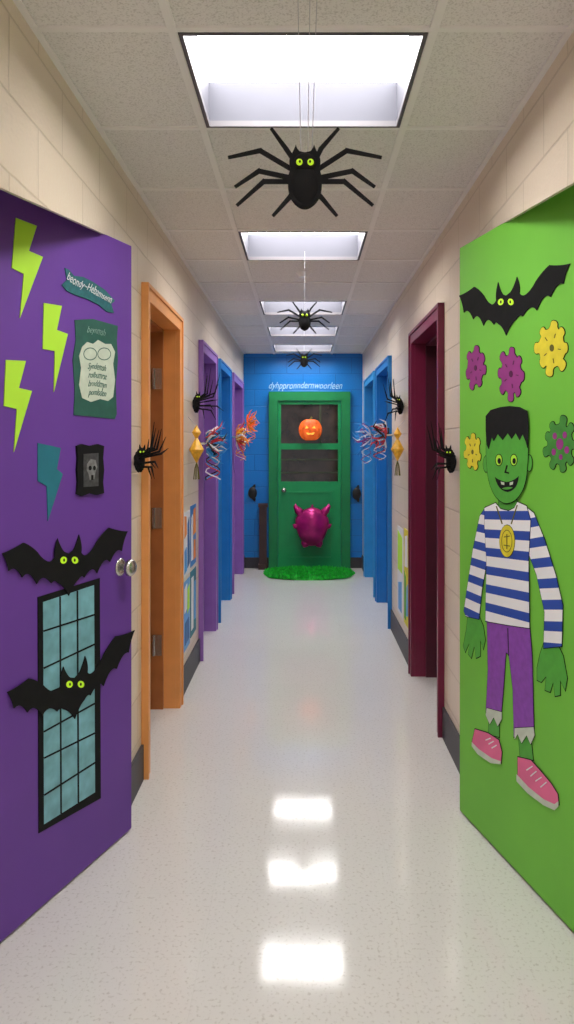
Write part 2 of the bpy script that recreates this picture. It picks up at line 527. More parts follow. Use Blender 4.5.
# ------------------------------------------------------------------ side doorways
def doorway(n, sg, y0, y1, frame, stop, leaf, label):
    r = empty('door_%d' % n, (sg*W, (y0+y1)/2, 0), label, 'door', kind='structure')
    X = lambda d: sg * (W + d)
    bm = bmesh.new(); z = TOPD; t = 0.075
    box(bm, X(-0.026), X(-0.0005), y0, y0+t, 0.0, z); box(bm, X(-0.026), X(-0.0005), y1-t, y1, 0.0, z)
    box(bm, X(-0.026), X(-0.0005), y0+t, y1-t, z-t, z)
    box(bm, X(-0.034), X(-0.026), y0, y0+0.018, 0.0, z); box(bm, X(-0.034), X(-0.026), y1-0.018, y1, 0.0, z)
    box(bm, X(-0.034), X(-0.026), y0+0.018, y1-0.018, z-0.018, z)
    box(bm, X(0), X(0.07), y0+0.031, y0+t, 0, z-0.031); box(bm, X(0), X(0.07), y1-t, y1-0.031, 0, z-0.031)
    box(bm, X(0), X(0.07), y0+t, y1-t, z-t, z-0.031)
    finish(bm, 'frame', [frame], r)
    bm = bmesh.new(); t2 = 0.092
    box(bm, X(0.07), X(0.18), y0+0.031, y0+t2, 0, z-0.031); box(bm, X(0.07), X(0.18), y1-t2, y1-0.031, 0, z-0.031)
    box(bm, X(0.07), X(0.18), y0+t2, y1-t2, z-t2, z-0.031)
    finish(bm, 'jamb', [stop], r)
    bm = bmesh.new()
    a, b = y0+t2+0.003, y1-t2-0.003
    box(bm, X(0.14), X(0.178), a, b, 0.008, z-t2-0.003)
    box(bm, X(0.13), X(0.14), a+0.12, b-0.12, 0.25, 0.95); box(bm, X(0.13), X(0.14), a+0.12, b-0.12, 1.15, 1.95)
    finish(bm, 'leaf', [leaf], r)
    if n == 1:
        for hz in (0.37, 1.10, 1.90):
            bm = bmesh.new()
            yy = y1 - t2
            box(bm, X(0.076), X(0.120), yy-0.005, yy, hz-0.06, hz+0.06)
            tube(bm, [(X(0.124), yy-0.009, hz-0.06), (X(0.124), yy-0.009, hz+0.06)], 0.008)
            finish(bm, 'hinge', ['satin'], r, label='steel hinge')
    bm = bmesh.new()
    tube(bm, [(X(0.14), a+0.07, 1.0), (X(0.095), a+0.07, 1.0)], [0.012, 0.012]); sphere(bm, (X(0.09), a+0.07, 1.0), 0.026)
    finish(bm, 'knob', ['steel'], r, label='round steel knob', smooth=True)
doorway(1, -1, *LD[0], 'orange', 'tan', 'brownleaf', 'orange door frame with brown wooden door and steel hinges')
doorway(2, -1, *LD[1], 'lav', 'lavd', 'lavd', 'lavender purple door and frame')
doorway(3, -1, *LD[2], 'blue', 'blued', 'blued', 'bright blue door and frame')
doorway(4, -1, *LD[3], 'lav', 'lavd', 'lavd', 'lavender purple door and frame beside the blue wall')
doorway(5, 1, *RD[0], 'maroon', 'maroond', 'maroond', 'dark maroon door and frame')
doorway(6, 1, *RD[1], 'blue', 'blued', 'blued', 'bright blue door and frame')
doorway(7, 1, *RD[2], 'lblue', 'blued', 'blued', 'light blue door and frame beside the end wall')

# ------------------------------------------------------------------ near decorated doors
def big_door(n, pl, sgn, leafm, edgem, height, label):
    r = empty('door_%d' % n, pl.at(0, 0, 0), label, 'door', kind='structure')
    ulen = 1.0
    u0, u1 = (-ulen, 0) if sgn < 0 else (0, ulen)
    bm = bmesh.new()
    poly(bm, pl, [(u0, 0.008), (u1, 0.008), (u1, height), (u0, height)], -0.036, 0.0, 1)
    poly(bm, pl, [(u0, 0.012), (u1, 0.012), (u1, height-0.002), (u0, height-0.002)], 0.0, 0.0012, 0)
    finish(bm, 'leaf', [leafm, edgem], r)
    return r
d8 = big_door(8, DL, -1, 'purple', 'purpleedge', 2.305, 'open door covered in purple paper with bat cutouts')
d9 = big_door(9, DR, 1, 'green', 'greenedge', 2.335, 'open door covered in lime green paper with monster cutout')
ku, kv = DL.m(120, 567)
bm = bmesh.new()
tube(bm, [DL.at(ku, kv, 0.0012), DL.at(ku, kv, 0.005), DL.at(ku, kv, 0.009)], [0.034, 0.034, 0.022], 28)
tube(bm, [DL.at(ku, kv, 0.006), DL.at(ku, kv, 0.024), DL.at(ku, kv, 0.032), DL.at(ku, kv, 0.040), DL.at(ku, kv, 0.052), DL.at(ku, kv, 0.060), DL.at(ku, kv, 0.063)], [0.013, 0.013, 0.025, 0.032, 0.032, 0.024, 0.008], 28)
finish(bm, 'knob', ['satin'], d8, label='round brushed steel door knob', smooth=True)

bolts = [
 ('lime', [(15,218),(36,226),(28,251),(42,257),(19,318),(23,274),(11,268)]),
 ('lime', [(43,303),(61,306),(56,330),(67,334),(53,392),(54,351),(42,349)]),
 ('lime', [(5,360),(25,361),(18,388),(31,391),(13,452),(16,409),(3,406)]),
 ('teal', [(37,443),(60,448),(56,469),(62,474),(47,521),(46,486),(37,481)]),
]
for mk, pts in bolts:
    cut('lightning_bolt', DL, pts, mk, (0.0015, 0.004), label=('yellow-green paper lightning bolt on the purple door' if mk == 'lime' else 'teal paper lightning bolt on the purple door'),
        category='paper decoration', group='paper lightning bolts on the purple door')

rb = cut('ribbon_banner', DL, [(64,268),(68,270),(73,276),(82,277),(92,282),(104,290),(114,301),(110,304),(113,313),(106,312),(98,305),(86,299),(74,295),(66,291),(61,285),(66,280)], 'dteal', (0.0015, 0.005),
    label='dark teal paper ribbon with white script lettering on the purple door', category='banner')
text_part('lettering', 'beondy~Hebamsenn', DL, DL.m(88.5, 288.5), 0.043, 'white', 0.0062, tilt=-0.13, shear=0.55, wob=0.16, thin=0.0004, sx=0.72, parent=rb, label='white script lettering')

pr = cut('poster', DL, [(74,320),(92,319),(117,326),(116,340),(117,360),(115,385),(116,414),(114,419),(95,417),(73,415),(74,390),(72,360),(75,340)], 'pgreen', (0.0015, 0.004),
    label='dark green handmade poster with cream torn sheet and handwriting', category='poster')
cut('torn_sheet', DL, [(81,347),(86,342),(92,344),(97,340),(104,344),(110,344),(114,352),(112,364),(114,380),(112,397),(107,401),(99,399),(90,402),(81,398),(78,385),(80,368),(78,356)], 'cream', (0.004, 0.0052), pr)
text_part('lettering', 'beynmsh', DL, DL.m(95, 331), 0.038, 'faint', 0.0045, tilt=0.0, shear=0.5, wob=0.14, thin=0.0006, sx=0.8, parent=pr)
for cx, cy in ((89,354),(103,354)):
    bm = bmesh.new()
    o_ = [DL.m(*q) for q in ell(cx, cy, 6.5, 6)]
    poly(bm, DL, band(o_ + [o_[0]], 0.0032), 0.0052, 0.0058)
    finish(bm, 'drawn_circle', ['pgreen'], pr)
for k, (a, b, tx) in enumerate([(83,108,'Syndemsh'),(82,110,'rolbumrst'),(84,108,'brnddmyn'),(83,109,'pomlsden')]):
    text_part('handwriting', tx, DL, DL.m((a+b)/2, 367 + k*8.6), 0.034, 'pgreen', 0.0056, tilt=0.0, shear=0.5, wob=0.14, sx=0.78, parent=pr)

fr = cut('picture_frame', DL, [(75,446),(80,444),(88,446),(96,444),(102,446),(101,458),(102,470),(101,482),(102,493),(95,495),(88,493),(80,496),(75,494),(76,482),(75,470),(76,458)], 'black', (0.0015, 0.010),
    label='small black scalloped frame with grey skull print', category='picture frame')
cut('print', DL, [(81,454),(96,453),(96,486),(81,487)], 'grey', (0.010, 0.011), fr)
sk = cut('skull', DL, [(84.5,464),(88,459),(93,460),(94.5,467),(92.5,473),(91.5,479),(87,480),(86,474),(84,470)], 'skull', (0.011, 0.012), fr)
for q in (ell(87.3,468,1.6,2.4,10), ell(91.6,468,1.4,2.4,10), line_poly((89.5,475),(89.5,480),2.2)):
    cut('eye_socket' if len(q) > 4 else 'teeth', DL, q, 'black', (0.012, 0.0126), fr)

wn = cut('paper_window', DL, [(37,597),(99,578),(100,798),(38,833)], 'black', (0.0015, 0.004), label='tall black paper window with pale blue painted panes', category='paper decoration')
A, B, C_, D = (42,602), (93,585), (94,792), (43,824)
def bil(s, t):
    x = (A[0]*(1-s)+B[0]*s)*(1-t) + (D[0]*(1-s)+C_[0]*s)*t
    y = (A[1]*(1-s)+B[1]*s)*(1-t) + (D[1]*(1-s)+C_[1]*s)*t
    return (x, y)
cut('pane', DL, [A, B, C_, D], 'pane', (0.004, 0.0048), wn, label='pale blue watercolour panes')
bm = bmesh.new()
for s in (0.33, 0.67):
    poly(bm, DL, pp(DL, line_poly(bil(s, 0), bil(s, 1), 1.5)), 0.0048, 0.0058)
for k in range(1, 7):
    poly(bm, DL, pp(DL, line_poly(bil(0, k/7 + 0.012*(-1)**k), bil(1, k/7), 1.6)), 0.0048, 0.0059)
finish(bm, 'lattice', ['black'], wn)

half = [(0.0, 0.10), (0.07, 0.14), (0.12, 0.20, 0.17, 0.36), (0.23, 0.2, 0.21, 0.08), (0.27, 0.0, 0.34, 0.06), (0.40, 0.10, 0.47, 0.22), (0.58, 0.36, 0.68, 0.42),
        (0.84, 0.36, 1.0, 0.36), (0.93, 0.24, 0.90, 0.06), (0.80, 0.13, 0.70, -0.10), (0.60, 0.02, 0.48, -0.26), (0.40, -0.10, 0.26, -0.30), (0.22, -0.24, 0.16, -0.32), (0.08, -0.36, 0.0, -0.54)]
def bat(pl, cx, cy, hl, hr, hh, tilt, lbl, w=0.008, droop=0.0):
    R = qpath(half)
    full = [(x, y) for x, y in R] + [(-x, y) for x, y in R[::-1][1:-1]]
    pts = []
    for x, y in full:
        hw = hr if x > 0 else hl
        pts.append((cx + x*hw, cy - y*hh - x*tilt + droop*x*x))
    b = cut('paper_bat', pl, pts, 'black', (w, w+0.003), label=lbl, category='paper bat', group='black paper bats')
    sx = (hl+hr)/2
    for s in (-1, 1):
        bm = bmesh.new()
        poly(bm, pl, pp(pl, ell(cx + s*0.09*sx, cy + 0.0*hh, 0.05*sx, 0.055*hh, 16, rot=s*-0.4)), w+0.003, w+0.004, 0)
        poly(bm, pl, pp(pl, ell(cx + s*0.085*sx, cy + 0.0*hh, 0.014*sx, 0.026*hh, 10)), w+0.004, w+0.0045, 1)
        finish(bm, 'eye', ['eye', 'black'], b, label='yellow-green eye')
    return b
bat(DL, 67, 560, 67, 59, 66, 11, 'black paper bat with spread wings above the paper window', 0.006, 6)
bat(DL, 73, 684, 68, 60, 64, 31, 'black paper bat tilted across the paper window', 0.006)
bat(DR, 507, 302, 47, 64, 62, 16, 'black paper bat with scalloped wings on the green door', 0.0018)

def germ(cx, cy, rx, ry, m1, m2, lbl, arms=8, rot=0.0):
    rnd = random.Random(int(cx*7+cy))
    ctrl = []
    for i in range(arms):
        a = 2*math.pi*(i + rnd.uniform(-0.14, 0.14))/arms + rot
        R = rnd.uniform(0.86, 1.0); hw = rnd.uniform(0.50, 0.60)*math.pi/arms
        R0 = rnd.uniform(0.66, 0.74)
        ctrl += [(a-hw*1.05, R0+0.03), (a-hw, R*0.93), (a-hw*0.45, R), (a+hw*0.45, R), (a+hw, R*0.93), (a+hw*1.05, R0+0.03)]
        ctrl.append((2*math.pi*(i+0.5)/arms + rot, R0-0.02))
    pts = [(cx + rx*R*math.cos(a), cy + ry*R*math.sin(a)) for a, R in ctrl]
    sm = []
    for i in range(len(pts)):
        p, q = pts[i], pts[(i+1) % len(pts)]
        sm += [(p[0]*.75+q[0]*.25, p[1]*.75+q[1]*.25), (p[0]*.25+q[0]*.75, p[1]*.25+q[1]*.75)]
    g = cut('paper_flower', DR, sm, m1, (0.0016, 0.004), outline=0.0022, label=lbl, category='paper flower', group='round spiky paper shapes on the green door')
    if m1 != 'dsplat':
        cut('center', DR, ell(cx, cy, rx*0.12, ry*0.12, 14), m2, (0.004, 0.005), g)
        for k in range(5):
            a = k*math.pi*2/5 + rot
            cut('mark', DR, line_poly((cx+0.34*rx*math.cos(a), cy+0.36*ry*math.sin(a)), (cx+0.50*rx*math.cos(a), cy+0.52*ry*math.sin(a)), 0.8), m2, (0.004, 0.0048), g)
    else:
        for dx, dy, r_ in ((0,0,0.2), (-5,-8,0.12), (5,-9,0.12), (7,6,0.13), (-6,8,0.12), (1,13,0.1)):
            cut('spot', DR, ell(cx+dx, cy+dy, rx*r_, ry*r_, 14), m2, (0.004, 0.005), g)
germ(476.5, 368, 11.5, 24, 'mag', 'magd', 'small purple blunt-lobed paper splat on the green door', 7, 0.2)
germ(512, 374, 15, 28, 'mag', 'magd', 'purple blunt-lobed paper splat on the green door', 8, 0.1)
germ(553, 348, 18, 30, 'yellow', 'olive', 'yellow blunt-lobed paper splat on the green door', 8, 0.1)
germ(473.5, 452, 9.5, 20, 'yellow', 'olive', 'small yellow blunt-lobed paper splat beside the monster', 7, 0.3)
germ(561, 444, 18, 29, 'dsplat', 'mag', 'green lobed paper splat with purple spots', 9, 0.0)

# monster cutout
dn = DR.xa
def sv(k): return (-dn.x*k, -dn.y*k, 1)
M['sweatT'] = stripe_mat('sweater_torso', (34, 74, 168), (236, 236, 238), 0.070, sv(0.09), 0.01, 0.46)
M['sweatL'] = stripe_mat('sweater_sleeve_a', (34, 74, 168), (236, 236, 238), 0.070, sv(0.0), 0.01, 0.46)
M['sweatR'] = stripe_mat('sweater_sleeve_b', (34, 74, 168), (236, 236, 238), 0.070, sv(0.22), 0.03, 0.46)
mo = empty('monster_cutout', DR.at(*DR.m(510, 800), 0.003), 'green-faced cartoon monster paper cutout in striped sweater', 'paper cutout')
OL = 0.003
def mp(name, pts, mk, w0, w1, ol=OL, **kw): return cut(name, DR, pts, mk, (w0*0.6, w1*0.6), mo, ol, **kw)
mp('neck', [(500,494),(517,494),(518,510),(508,518),(499,511)], 'mgreen', 0.004, 0.006)
mp('ankle', [(490,712),(500,716),(500,737),(489,734)], 'mgreen', 0.004, 0.006)
mp('ankle', [(519,732),(531,732),(534,760),(521,758)], 'mgreen', 0.004, 0.006)
mp('hand', [(469,612),(479,614),(484,626),(486,640),(484,649),(481,640),(481,656),(477,658),(475,646),(472,658),(469,654),(470,643),(466,652),(464,646),(467,630)], 'mgreen', 0.004, 0.006, label='green paper hand with fingers')
mp('hand', [(545,642),(558,643),(564,656),(568,678),(566,690),(561,680),(561,695),(556,696),(554,682),(551,692),(546,690),(547,676),(542,682),(538,680),(538,668),(541,654)], 'mgreen', 0.004, 0.006, label='green paper hand with fingers')
mp('trousers', [(488,614),(530,617),(533,655),(535,732),(532,742),(528,733),(523,741),(519,732),(515,737),(514,690),(510,655),(507,652),(505,680),(502,718),(499,724),(495,715),(491,722),(487,712),(489,670)], 'trouser', 0.006, 0.008, label='purple trousers with ragged cuffs')
for q in ([(516,728),(535,727),(536,735),(532,744),(528,735),(523,743),(519,734),(516,739)], [(488,708),(503,712),(503,719),(499,726),(495,717),(491,724),(487,715)]):
    mp('cuff', q, 'cream', 0.0085, 0.0095, ol=0.002, label='white ragged trouser cuff')
mp('seam', line_poly((510,656),(509,628),0.8), 'laced', 0.0085, 0.0095, ol=None)
mp('sleeve', [(487,507),(481,516),(474,550),(468,590),(465,611),(467,616),(480,619),(483,590),(489,555),(491,520)], 'sweatL', 0.007, 0.009, label='blue and white striped sleeve')
mp('sleeve', [(526,506),(535,513),(546,540),(557,575),(564,605),(563,646),(545,648),(546,612),(538,575),(528,548)], 'sweatR', 0.007, 0.009, label='blue and white striped sleeve')
mp('sweater', [(497,503),(502,509),(510,511),(516,508),(519,502),(528,506),(532,520),(530,560),(531,628),(510,625),(487,621),(488,560),(486,525),(486,508)], 'sweatT', 0.009, 0.011, label='blue and white striped sweater')
for a, b in [((498,506),(504,524)), ((519,505),(513,524))]:
    mp('cord', line_poly(a, b, 1.2), 'olive', 0.0113, 0.0123, ol=None)
mp('medallion', ell(509, 541, 7.6, 16, 20), 'yellow', 0.012, 0.014, label='yellow medallion with dark markings', ol=0.002)
bm = bmesh.new()
rg = pp(DR, ell(509, 541, 5.2, 11, 18)); poly(bm, DR, band(rg + [rg[0]], 0.0028), 0.0084, 0.009)
finish(bm, 'medallion_ring', ['olive'], mo)
for l in [((506,537),(512,536)), ((506,545),(512,546)), ((509,534),(509,549))]:
    mp('medallion_marking', line_poly(l[0], l[1], 1.0), 'olive', 0.014, 0.0148, ol=None)
mp('ear', ell(487.5, 464, 3.2, 8, 14), 'mgreen', 0.008, 0.0095)
mp('ear', ell(530.5, 463, 3.0, 8, 14), 'mgreen', 0.008, 0.0095)
mp('face', qpath([(489,430),(510,422,529,430),(531,455,529,468),(529,485,521,496),(509,510,498,497),(490,486,489,468),(487,450,489,430)])[:-1], 'mgreen', 0.012, 0.014, label='green cartoon face')
mp('hair', [(488,416),(493,410),(503,407),(512,406),(522,407),(530,411),(531,428),(530,448),(528,441),(525,434),(522,440),(518,433),(514,439),(510,433),(505,440),(500,434),(496,441),(494,437),(491,449),(489,445),(488,430)], 'black', 0.014, 0.017, ol=None, label='flat black hair with jagged fringe')
for cx in (501, 516):
    bm = bmesh.new()
    poly(bm, DR, pp(DR, ell(cx, 460, 3.7, 6.2, 20)), 0.0084, 0.0088, 0)
    poly(bm, DR, pp(DR, ell(cx, 460, 3.0, 5.3, 20)), 0.0088, 0.0092, 1)
    poly(bm, DR, pp(DR, ell(cx+0.5, 461, 1.7, 3.0, 12)), 0.0092, 0.0096, 0)
    finish(bm, 'eye', ['black', 'lime'], mo, label='round cartoon eye')
mth = mp('mouth', qpath([(497,477),(502,481,509,482),(516,481,521,476),(520,490,510,492),(500,491,497,477)])[:-1], 'black', 0.014, 0.0148, ol=None, label='open smiling mouth')
for q in ([(503,481.5),(506.5,482.4),(506.5,485),(503.5,484.3)], [(512,482.4),(515.5,481.5),(515,484.4),(512,485.3)], qpath([(504,488.5),(509,486,515,487.5),(510,491,504,488.5)])[:-1]):
    cut('tooth' if len(q) == 4 else 'tongue', DR, q, 'cream' if len(q) == 4 else 'mgreen', (0.0089, 0.0094), mth)
mp('nose', [(508.5,465),(510,465.5),(508.3,471.5),(511.5,472.5),(511,473.8),(506.4,472.8)], 'black', 0.014, 0.0148, ol=None)
def shoe(pts, sole, laces):
    s = mp('shoe', pts, 'pink', 0.006, 0.009, label='pink sneaker with white laces')
    cut('sole', DR, sole, 'cream', (0.0054, 0.0062), s)
    for a, b in laces: cut('lace', DR, line_poly(a, b, 1.1), 'white', (0.0054, 0.0064), s)
shoe([(476,729),(489,733),(500,740),(503,752),(502,763),(493,760),(480,751),(473,743)], [(473,742),(480,749),(493,758),(502,761),(502,764),(492,763),(479,754),(473,746)], [((487,740),(492,738)), ((490,744),(495,741)), ((493,748),(498,745))])
shoe([(519,757),(532,760),(541,770),(552,783),(559,794),(560,804),(556,808),(545,802),(530,790),(519,778)], [(518,774),(530,787),(545,799),(556,804),(560,801),(560,806),(556,810),(545,805),(529,793),(518,781)], [((528,770),(534,766)), ((532,776),(538,771)), ((537,781),(543,777)), ((542,787),(548,782))])

# ------------------------------------------------------------------ hanging spiders
SP = 1/480.0
def make_spider(loc, lbl):
    r = empty('hanging_spider', loc, lbl, 'spider decoration', group='black spiders hung from the ceiling')
    L = Vector(loc)
    SPp = Plane((L.x, L.y), (1, 0))
    outline = qpath([(0,24),(5,25),(8,27,9,32),(11,26,14,21),(17,15,14,8),(17,2,17,-6),(17,-18,10,-25),(5,-30,0,-30)])
    full = outline + [(-x, y) for x, y in outline[::-1][1:-1]]
    uv = [(x*SP, L.z + y*SP) for x, y in full]
    bm = bmesh.new()
    poly(bm, SPp, uv, -0.010, 0.010)
    sphere(bm, L + Vector((0, 0, -8*SP)), (15*SP, 0.022, 21*SP), 24, 14)
    sphere(bm, L + Vector((0, -0.004, 14*SP)), (12*SP, 0.02, 10*SP), 24, 14)
    finish(bm, 'body', ['black'], r)
    legs = [[(9,16),(18,31),(34,51)], [(11,8),(43,28),(77,21)], [(13,0),(47,7),(70,-9)], [(13,-4),(40,-4),(68,-28)], [(9,-12),(17,-21),(32,-39)]]
    for s in (-1, 1):
        for i, lg in enumerate(legs):
            bm = bmesh.new()
            jx = random.Random(i*2 + (s > 0)).uniform(-2, 2)
            q = [(s*(x + (jx if k == 1 else 0))*SP, L.z + y*SP) for k, (x, y) in enumerate(lg)]
            off = -0.006 + 0.003*i
            t = 0.0098
            poly(bm, SPp, line_poly(q[0], q[1], t), off-0.002, off+0.002)
            d = (Vector(q[2]) - Vector(q[1])).normalized(); n = Vector((-d.y, d.x))
            s0 = Vector(q[1]) - d*0.004
            poly(bm, SPp, [tuple(s0 + n*t/2), tuple(Vector(q[2]) + n*t*0.32), tuple(Vector(q[2]) - n*t*0.32), tuple(s0 - n*t/2)], off-0.0018, off+0.0022)
            finish(bm, 'leg', ['black'], r)
    for s in (-1, 1):
        bm = bmesh.new()
        sphere(bm, L + Vector((s*0.0115, -0.024, 0.024)), (0.0068, 0.004, 0.0068), 14, 10, 0)
        sphere(bm, L + Vector((s*0.0105, -0.0272, 0.024)), (0.0024, 0.002, 0.003), 10, 8, 1)
        finish(bm, 'eye', ['eye', 'black'], r, label='yellow-green eye', smooth=True)
    return r
s1 = make_spider((0.004, 1.5, 2.076), 'large black paper spider with yellow-green eyes hung on strings')
s2 = copy_thing(s1, (0.01, 4.2, 2.25), 'black paper spider with splayed legs hung below the ceiling')
s3 = copy_thing(s1, (0.01, 6.5, 2.285), 'black paper spider hung near the blue wall')
for s, xs in ((s1, (-0.014, 0.010, 0.024)), (s2, (0.0,)), (s3, (0.0,))):
    for x in xs:
        bm = bmesh.new(); b = s.location
        tube(bm, [(b.x + x*0.6, b.y, b.z + 0.045), (b.x + x*1.3, b.y, H)], 0.0009, 6)
        finish(bm, 'string', ['string'], s, label='thin clear string')

# ------------------------------------------------------------------ wall spiders
def wall_spider(sg, y, z, size, lbl, out=0.11, seed=1, k=1.0):
    rnd = random.Random(seed)
    loc = Vector((sg*(W-0.026), y, z))
    r = empty('wall_spider', loc, lbl, 'spider decoration', group='black spiders on the side walls')
    bm = bmesh.new()
    def bf(d):
        j = 1 + 0.10*math.sin(d.x*23 + d.z*17)*math.cos(d.y*19 + d.z*11)
        return Vector((d.x*j, d.y*j, d.z*j))
    sphere(bm, loc, (0.024, 0.030*k, 0.055*k), 26, 18, 0, bf)
    sphere(bm, loc + Vector((-sg*0.014, -0.020*k, 0.046*k)), (0.02, 0.019*k, 0.022*k), 20, 12, 0, bf)
    for s in (-1, 1):
        tube(bm, [loc + Vector((-sg*(0.016+0.008*s), -0.02*k, 0.062*k)), loc + Vector((-sg*(0.016+0.012*s), -0.02*k, 0.085*k))], [0.007, 0.001], 6)
    finish(bm, 'body', ['black'], r)
    for i in range(12):
        a = math.radians([20, 42, 60, 76, 96, 116, 136, 158, 198, 232, 305, 340][i]) + rnd.uniform(-.08, .08)
        o = rnd.uniform(0.35, 1.0) * out
        up = rnd.uniform(1.2, 1.7) if math.sin(a) > 0.4 else 0.85
        dy, dz = math.cos(a), math.sin(a)
        bm = bmesh.new()
        p = [loc + Vector((0, dy*0.02, dz*0.03)), loc + Vector((-sg*o*1.0, dy*size*0.55, dz*size*0.42 + 0.012)), loc + Vector((-sg*o*1.3, dy*size, dz*size*up))]
        tube(bm, p, [0.0045, 0.0056, 0.0012], 6)
        finish(bm, 'leg', ['black'], r)
    for s in (-1, 1):
        bm = bmesh.new()
        sphere(bm, loc + Vector((-sg*(0.019 + 0.007*s), -0.039*k, 0.048*k)), 0.0042, 10, 8)
        finish(bm, 'eye', ['eye'], r)
wall_spider(-1, 3.12, 1.45, 0.11, 'black plastic spider clinging beside the orange door frame', 0.085, 2, 0.85)
wall_spider(-1, 4.78, 1.79, 0.15, 'black plastic spider with long legs on the block wall', 0.14, 3, 1.0)
wall_spider(1, 3.45, 1.44, 0.13, 'black plastic spider clinging beside the maroon door frame', 0.085, 4, 0.95)
wall_spider(1, 5.25, 1.80, 0.16, 'black plastic spider with long legs on the block wall', 0.09, 5, 1.0)

def lantern(sg, y, z, lbl):
    x = sg*(W-0.055)
    r = empty('paper_lantern', (x, y, z), lbl, 'hanging decoration', group='golden diamond paper hangings')
    bm = bmesh.new()
    for dz, rr, hh in ((0.08, 0.03, 0.05), (-0.03, 0.048, 0.09)):
        top = bm.verts.new((x, y, z+dz+hh)); bot = bm.verts.new((x, y, z+dz-hh))
        ring = [bm.verts.new((x+rr*math.cos(k*math.pi/4), y+rr*math.sin(k*math.pi/4), z+dz)) for k in range(8)]
        for k in range(8):
            bm.faces.new([ring[k], ring[(k+1) % 8], top]); bm.faces.new([ring[(k+1) % 8], ring[k], bot])
    finish(bm, 'lantern_body', ['gold'], r)
    for k in range(7):
        bm = bmesh.new()
        a = k*0.9
        tube(bm, [(x, y, z-0.11), (x+0.012*math.cos(a), y+0.012*math.sin(a), z-0.15), (x+0.02*math.cos(a), y+0.02*math.sin(a), z-0.22)], 0.0025, 5)
        finish(bm, 'tassel_strand', ['olive'], r)
    bm = bmesh.new(); tube(bm, [(x, y, z+0.12), (x + sg*0.055, y, z+0.18)], 0.0015, 5)
    finish(bm, 'string', ['string'], r)
lantern(-1, 4.60, 1.52, 'golden yellow paper diamond hanging with dark tassel')
lantern(1, 5.18, 1.52, 'golden brown paper diamond hanging with tassel')

def burst(sg, y, z, rad, cols, lbl, n=26, ribbons=6):
    x = sg*(W-0.06)
    r = empty('tinsel_burst', (x, y, z), lbl, 'wall decoration', group='spiky craft bursts on the side walls')
    for ci, mk in enumerate(cols):
        for k in range(n):
            bm = bmesh.new()
            th = random.uniform(0, 2*math.pi); ph = random.uniform(0.0, 1.15)
            d = Vector((-sg*math.cos(ph)*0.75, math.sin(ph)*math.cos(th), math.sin(ph)*math.sin(th)))
            R = rad*random.uniform(0.5, 1.15)
            o = Vector((x, y, z + random.uniform(-0.04, 0.04)))
            sd = d.cross(Vector((0, 1, 0.3))).normalized()
            bend = sd * random.uniform(-0.045, 0.045)
            tube(bm, [o + d*0.01, o + d*R*0.45 + bend, o + d*R*0.75 + bend*1.4, o + d*R + bend*0.3], [0.004, 0.009, 0.007, 0.001], 5)
            finish(bm, 'spike', [mk], r)
    for k in range(ribbons):
        bm = bmesh.new()
        pts = []
        a = random.uniform(0, 6)
        for t in range(20):
            pts.append((x - sg*(0.05 + 0.05*math.sin(t*0.9+a)), y + 0.04*math.cos(t*1.1+a), z - t*rad*0.085 + 0.09))
        tube(bm, pts, 0.004, 6)
        finish(bm, 'ribbon', [cols[(k+1) % len(cols)]], r)
    bm = bmesh.new(); tube(bm, [(x, y, z), (sg*(W+0.002), y, z)], 0.01, 8)
    finish(bm, 'hook', ['steel'], r)
burst(-1, 4.98, 1.53, 0.21, ['ctblue', 'white', 'blackgloss', 'lblue', 'ctred'], 'blue, white and red spiky craft burst beside the lavender door', 9, 4)
burst(-1, 7.22, 1.60, 0.20, ['ctorange', 'gold', 'white', 'ctred'], 'orange and white spiky craft burst beside the blue door', 12, 3)
burst(-1, 8.70, 1.78, 0.2, ['ctorange', 'pump'], 'orange spiky craft burst beside the blue wall', 14, 2)
burst(1, 5.87, 1.60, 0.18, ['ctblue', 'white', 'blackgloss', 'ctred'], 'blue and white spiky craft burst with red ribbons', 10, 4)
burst(1, 7.1, 1.62, 0.23, ['ctblue', 'lblue', 'white', 'mag'], 'blue and pink spiky craft burst beside the blue door', 11, 3)

def wposter(pl, u0, u1, z0, z1, bg, shapes, lbl):
    bm = bmesh.new(); poly(bm, pl, [(u0, z0), (u1, z0), (u1, z1), (u0, z1)], -0.001, 0.003)
    p = finish(bm, 'poster', [bg], label=lbl, category='poster')
    for mk, pts in shapes:
        bm = bmesh.new()
        poly(bm, pl, [(u0 + (u1-u0)*a, z0 + (z1-z0)*b) for a, b in pts], 0.003, 0.005)
        finish(bm, 'painted_shape', [mk], p)
wposter(WLp, 4.42, 4.66, 0.70, 1.10, 'white', [('ctblue', [(0.08,0.05),(0.5,0.08),(0.42,0.45),(0.1,0.4)]), ('ctorange', [(0.1,0.6),(0.45,0.65),(0.4,0.93),(0.1,0.95)]), ('blued', [(0.58,0.1),(0.92,0.15),(0.85,0.9),(0.6,0.8)])], 'white poster with orange and blue painted shapes')
wposter(WLp, 4.69, 4.93, 0.72, 1.12, 'blue', [('ctorange', [(0.45,0.5),(0.92,0.52),(0.85,0.95),(0.5,0.92)]), ('white', [(0.1,0.1),(0.4,0.1),(0.36,0.85),(0.1,0.8)]), ('ctorange', [(0.5,0.08),(0.9,0.1),(0.85,0.4),(0.55,0.42)])], 'blue poster with white and orange painted shapes')
wposter(WLp, 4.42, 4.66, 0.24, 0.67, 'ctblue', [('white', [(0.1,0.55),(0.5,0.58),(0.5,0.95),(0.1,0.9)]), ('lime', [(0.55,0.5),(0.9,0.55),(0.9,0.9),(0.6,0.85)]), ('blued', [(0.15,0.08),(0.85,0.1),(0.8,0.42),(0.2,0.4)])], 'light blue poster with lime, white and dark blue shapes')
